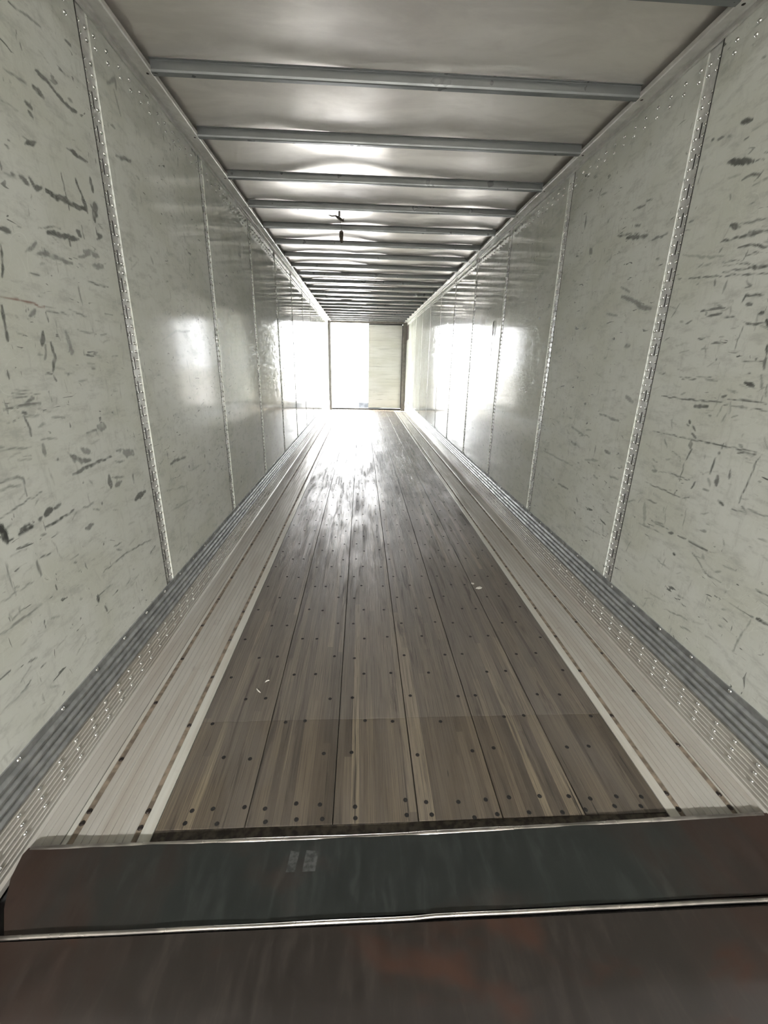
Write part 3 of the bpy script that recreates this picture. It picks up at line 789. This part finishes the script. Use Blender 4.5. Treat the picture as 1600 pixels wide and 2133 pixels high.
# the other leaf swung right round against the outside of the left wall
leaf2 = empty('door_2', (-1.36, YF+0.08, 0.06))
tag(leaf2, 'open left-hand door leaf folded back outside the far doorway', 'door', kind='structure')
d = MB(); d.box(-0.05, -0.01, -1.18, 0.0, 0.0, 2.66); d.build('door_panel', M['door_paint'], leaf2)
for zz in (0.35, 1.3, 2.25):
    d = MB(); d.tube([(0.0, 0.01, zz-0.06), (0.0, 0.01, zz+0.06)], 0.014, 8); d.build('hinge', M['edge'], leaf2)

# outside yard
g = MB(); g.quad((-60, Y1+0.2, -1.2), (60, Y1+0.2, -1.2), (60, 160, -1.2), (-60, 160, -1.2))
tag(g.build('ground_outside', M['concrete']), 'pale concrete yard outside the doorway', 'ground', kind='structure')
blk = empty('barrier_block', (-0.02, 17.7, -1.2))
tag(blk, 'low dark blue-grey block standing outside beside the closed door', 'block')
m_ = MB(); m_.extrude_y([(-0.42, 0.0), (-0.38, 0.25), (-0.29, 0.45), (-0.29, 1.26), (0.60, 1.26), (0.60, 0.45), (0.69, 0.25), (0.73, 0.0)], -0.25, 0.25, True, True)
o = m_.build('block_body', M['block'], blk); fix_normals(o.data)
for xx in (-0.1, 0.4):
    m_ = MB(); m_.tube([(xx-0.06, 0, 1.24), (xx-0.06, 0, 1.275), (xx+0.06, 0, 1.275), (xx+0.06, 0, 1.24)], 0.01, 6); m_.build('lifting_loop', M['wire'], blk)

# ------------------------------------------------------------------ dock leveler at the near end
lev = empty('dock_leveler', (0, 0.78, 0.0))
tag(lev, 'dark rusty steel dock leveler with its lip resting on the near floor end', 'dock leveler')
out = [(-1.156, 0.782), (-1.208, 0.850), (-1.250, 0.930), (-1.266, 1.000), (-1.262, 1.021), (-0.115, 1.023), (1.262, 1.049), (1.268, 0.93), (1.262, 0.80)]
def zl(y): return 0.020 + (1.03-y)*0.055
mb = MB(); n = len(out)
out = [(a, b-0.78) for a, b in out]
mb.v += [(a, b, zl(b+0.78)) for a, b in out] + [(a, b, zl(b+0.78)-0.018) for a, b in out]
mb.f.append(tuple(reversed(range(n))))
mb.f.append(tuple(range(n, 2*n)))
for i in range(n):
    j = (i+1) % n; mb.f.append((i, j, n+j, n+i))
lip = mb.build('lip_plate', M['lip'], lev); fix_normals(lip.data)
mb = MB(); pts = []
for t in np.linspace(0, 1, 40):
    x = -1.255+t*2.50
    yb_ = 1.0205 + max(0.0, (x+0.115))/1.377*0.026
    pts.append((x, yb_-0.78, 0.0145 + 0.0012*math.sin(x*9)+0.0008*math.sin(x*31)))
mb.tube(pts, 0.0085, 12)
mb.build('worn_lip_edge', M['edge'], lip, True)
for xx, w in ((-0.425, 0.028), (-0.375, 0.040)):
    mb = MB(); z0_ = zl(0.95)+0.0006
    mb.v += [(xx, 0.135, zl(0.915)+0.0006), (xx+w, 0.135, zl(0.915)+0.0006), (xx+w+0.006, 0.195, zl(0.975)+0.0006), (xx+0.006, 0.20, zl(0.98)+0.0006)]
    mb.f.append((0, 1, 2, 3))
    mb.build('scraped_patch', M['scraped'], lip)
mb = MB()
pts = [(x, -0.004 + 0.0025*(x > 0) + 0.004*(x+1.2)/2.4, 0.0375+0.0008*math.sin(x*17)) for x in np.linspace(-1.20, 1.30, 40)]
mb.tube(pts, 0.0055, 8); mb.build('hinge_bead', M['edge'], lev, True)
mb = MB(); mb.box(-1.30, 1.32, -2.2, -0.012, 0.020, 0.0365)
mb.build('deck_plate', M['deck'], lev)
mb = MB(); mb.box(-1.20, 1.20, -0.012, -0.001, 0.0, 0.024); mb.build('hinge_gap_filler', M['screw'], lev)

# ------------------------------------------------------------------ small loose things
def scrap(loc, size, seed, label, cat, mat, group=None):
    r = random.Random(seed); mb = MB(); n = 7
    rad = [size*r.uniform(0.45, 1.0) for _ in range(n)]
    for dz in (0.0012, 0.0):
        for i in range(n):
            a = 2*math.pi*i/n
            mb.v.append((rad[i]*math.cos(a), rad[i]*0.7*math.sin(a), dz+r.uniform(0.0, size*0.16)*(1 if dz else 0.6)))
    top = len(mb.v); mb.v.append((0, 0, size*0.18)); mb.v.append((0, 0, 0))
    for i in range(n):
        j = (i+1) % n
        mb.f += [(i, j, top), (n+j, n+i, top+1), (i, n+i, n+j, j)]
    o = mb.build('paper_scrap' if mat == 'paper' else 'wood_splinter', M[mat])
    o.location = loc; o.rotation_euler = (0, 0, r.uniform(0, 3))
    return tag(o, label, cat, group)
scrap((0.625, 2.80, 0.001), 0.020, 1, 'smaller torn paper scrap lying beside a larger one on the wood', 'paper scrap', 'paper')
scrap((0.650, 2.735, 0.001), 0.030, 2, 'larger crumpled paper scrap on the wooden floor right of centre', 'paper scrap', 'paper')
def splinter(loc, L, rot, label):
    mb = MB()
    mb.tube([(-L/2, 0, 0.003), (-L*0.1, 0.002, 0.0045), (L*0.3, 0.001, 0.004), (L/2, -0.002, 0.0025)], [0.0012, 0.0032, 0.0026, 0.0006], 6)
    o = mb.build('wood_splinter', M['paper']); o.location = loc; o.rotation_euler = (0, 0, rot)
    tag(o, label, 'splinter')
splinter((-0.692, 1.735, 0.0), 0.040, 2.3, 'pale splinter on the dark left floor board')
splinter((-0.663, 1.80, 0.0), 0.024, 0.7, 'short pale chip just beyond the splinter on the left board')

# broken fitting hanging from the roof
bl = empty('broken_roof_fitting', (-0.40, 4.66, 2.79))
tag(bl, 'broken brown fitting with a dangling tube hanging from the roof', 'fitting')
r = random.Random(4)
mb = MB(); pts = [(-0.10, 0.0, 0.010), (-0.07, 0.005, 0.004), (-0.04, 0.0, 0.006), (-0.02, -0.004, -0.004), (0.0, 0.0, -0.016), (0.022, 0.004, -0.026), (0.040, 0.0, -0.034)]
mb.tube(pts, [0.003, 0.006, 0.005, 0.011, 0.013, 0.010, 0.004], 7); mb.build('torn_bracket', M['rag'], bl)
for a, b in (((-0.03, 0, 0.0), (-0.035, 0.004, 0.022)), ((-0.005, 0, -0.01), (0.0, 0.0, 0.018)), ((0.03, 0, -0.03), (0.041, 0.0, -0.012))):
    mb = MB(); mb.tube([a, b], [0.006, 0.002], 6); mb.build('bent_tab', M['rag'], bl)
mb = MB(); mb.tube([(0.0, 0, 0.05), (-0.002, 0, 0.0)], 0.010, 8); mb.build('stem', M['frame'], bl)
mb = MB(); mb.tube([(0.005, 0, -0.02), (0.012, 0.002, -0.07), (0.014, 0, -0.115)], 0.0018, 6); mb.build('wire', M['wire'], bl)
mb = MB(); mb.tube([(0.014, 0, -0.112), (0.015, 0, -0.122), (0.014, 0, -0.165), (0.016, 0, -0.190), (0.024, 0, -0.205)], [0.013, 0.019, 0.019, 0.017, 0.012], 12)
mb.build('dangling_tube', M['rag'], bl)

# wire loop on the right wall
lp = empty('wire_loop', (HW-0.012, 5.16, 1.915))
tag(lp, 'long narrow wire loop hanging on the right wall beside a riveted strip', 'loop')
mb = MB(); P = []
for i in range(17):
    a = 2*math.pi*i/16
    P.append((0.0, 0.020*math.sin(a)*(1.0 if math.cos(a) > 0 else 0.8), 0.072*math.cos(a)))
mb.tube(P, 0.0035, 6); mb.build('loop', M['wire'], lp)
mb = MB(); mb.tube([(0.012, 0.0, 0.072), (-0.008, 0.0, 0.074)], [0.006, 0.008], 8); mb.build('hook_pin', M['rivet'], lp)
mb = MB(); mb.tube([(0, 0.0, -0.070), (0.002, 0.012, -0.14), (0.004, 0.014, -0.29)], 0.0022, 6); mb.build('trailing_cord', M['wire'], lp)

pl = empty('wall_plate', (HW, 14.90, 2.48))
tag(pl, 'brown upright plate on the right wall next to the far door post', 'plate')
mb = MB(); mb.extrude_y([(0.0, -0.22), (-0.008, -0.22), (-0.008, 0.22), (0.0, 0.22)], -0.28, 0.28, True, True)
o = mb.build('plate', M['placard'], pl); fix_normals(o.data)
for zz in (-0.18, 0.18):
    mb = MB(); mb.dome((-0.008, 0, zz), (-1, 0, 0), 0.008, 0.004, 8); mb.build('screw', M['rivet'], pl)

# ------------------------------------------------------------------ dock building behind the camera
def shell(name, label, mat, *boxes):
    mb = MB()
    for b in boxes: mb.box(*b)
    return tag(mb.build(name, mat), label, 'wall', kind='structure')
shell('wall_dock', 'dock wall around the trailer opening', M['dock'],
      (-5.0, -1.33, 0.45, 0.60, -0.2, 5.2), (1.33, 5.0, 0.45, 0.60, -0.2, 5.2), (-1.33, 1.33, 0.45, 0.60, 2.95, 5.2))
shell('wall_rear', 'warehouse wall behind the viewer', M['dock'], (-5.0, 5.0, -8.15, -8.0, -0.2, 5.2))
shell('wall_side', 'warehouse side walls', M['dock'], (-5.15, -5.0, -8.0, 0.6, -0.2, 5.2), (5.0, 5.15, -8.0, 0.6, -0.2, 5.2))
shell('ceiling_dock', 'warehouse ceiling', M['dock'], (-5.15, 5.15, -8.15, 0.6, 5.2, 5.35))
shell('floor_dock', 'warehouse concrete floor', M['concrete'], (-5.15, 5.15, -8.15, 0.6, -0.30, -0.2))
lamp = empty('warehouse_lamp', (0.0, -6.2, 3.6))  # unseen lamp and fixture, added to brighten the near end
tag(lamp, 'grey bell lamp hanging in the warehouse behind the viewer', 'lamp')
mb = MB(); mb.tube([(0, 0, 0.0), (0, 0, 0.12), (0, 0, 0.30), (0, 0, 0.38)], [0.42, 0.36, 0.12, 0.05], 24)
mb.f.pop(-2)
o = mb.build('shade', M['lampshade'], lamp)
mb = MB(); mb.tube([(0, 0, 0.38), (0, 0, 0.9)], 0.012, 8); mb.build('cord', M['wire'], lamp)
ld = bpy.data.lights.new('lamp_light', 'AREA'); ld.shape = 'DISK'; ld.size = 0.8
ld.energy = FILL_POWER; ld.color = (1.0, 0.985, 0.95)
lo = bpy.data.objects.new('lamp_light', ld); COL.objects.link(lo); lo.parent = lamp
lo.location = (0, 0, -0.02)
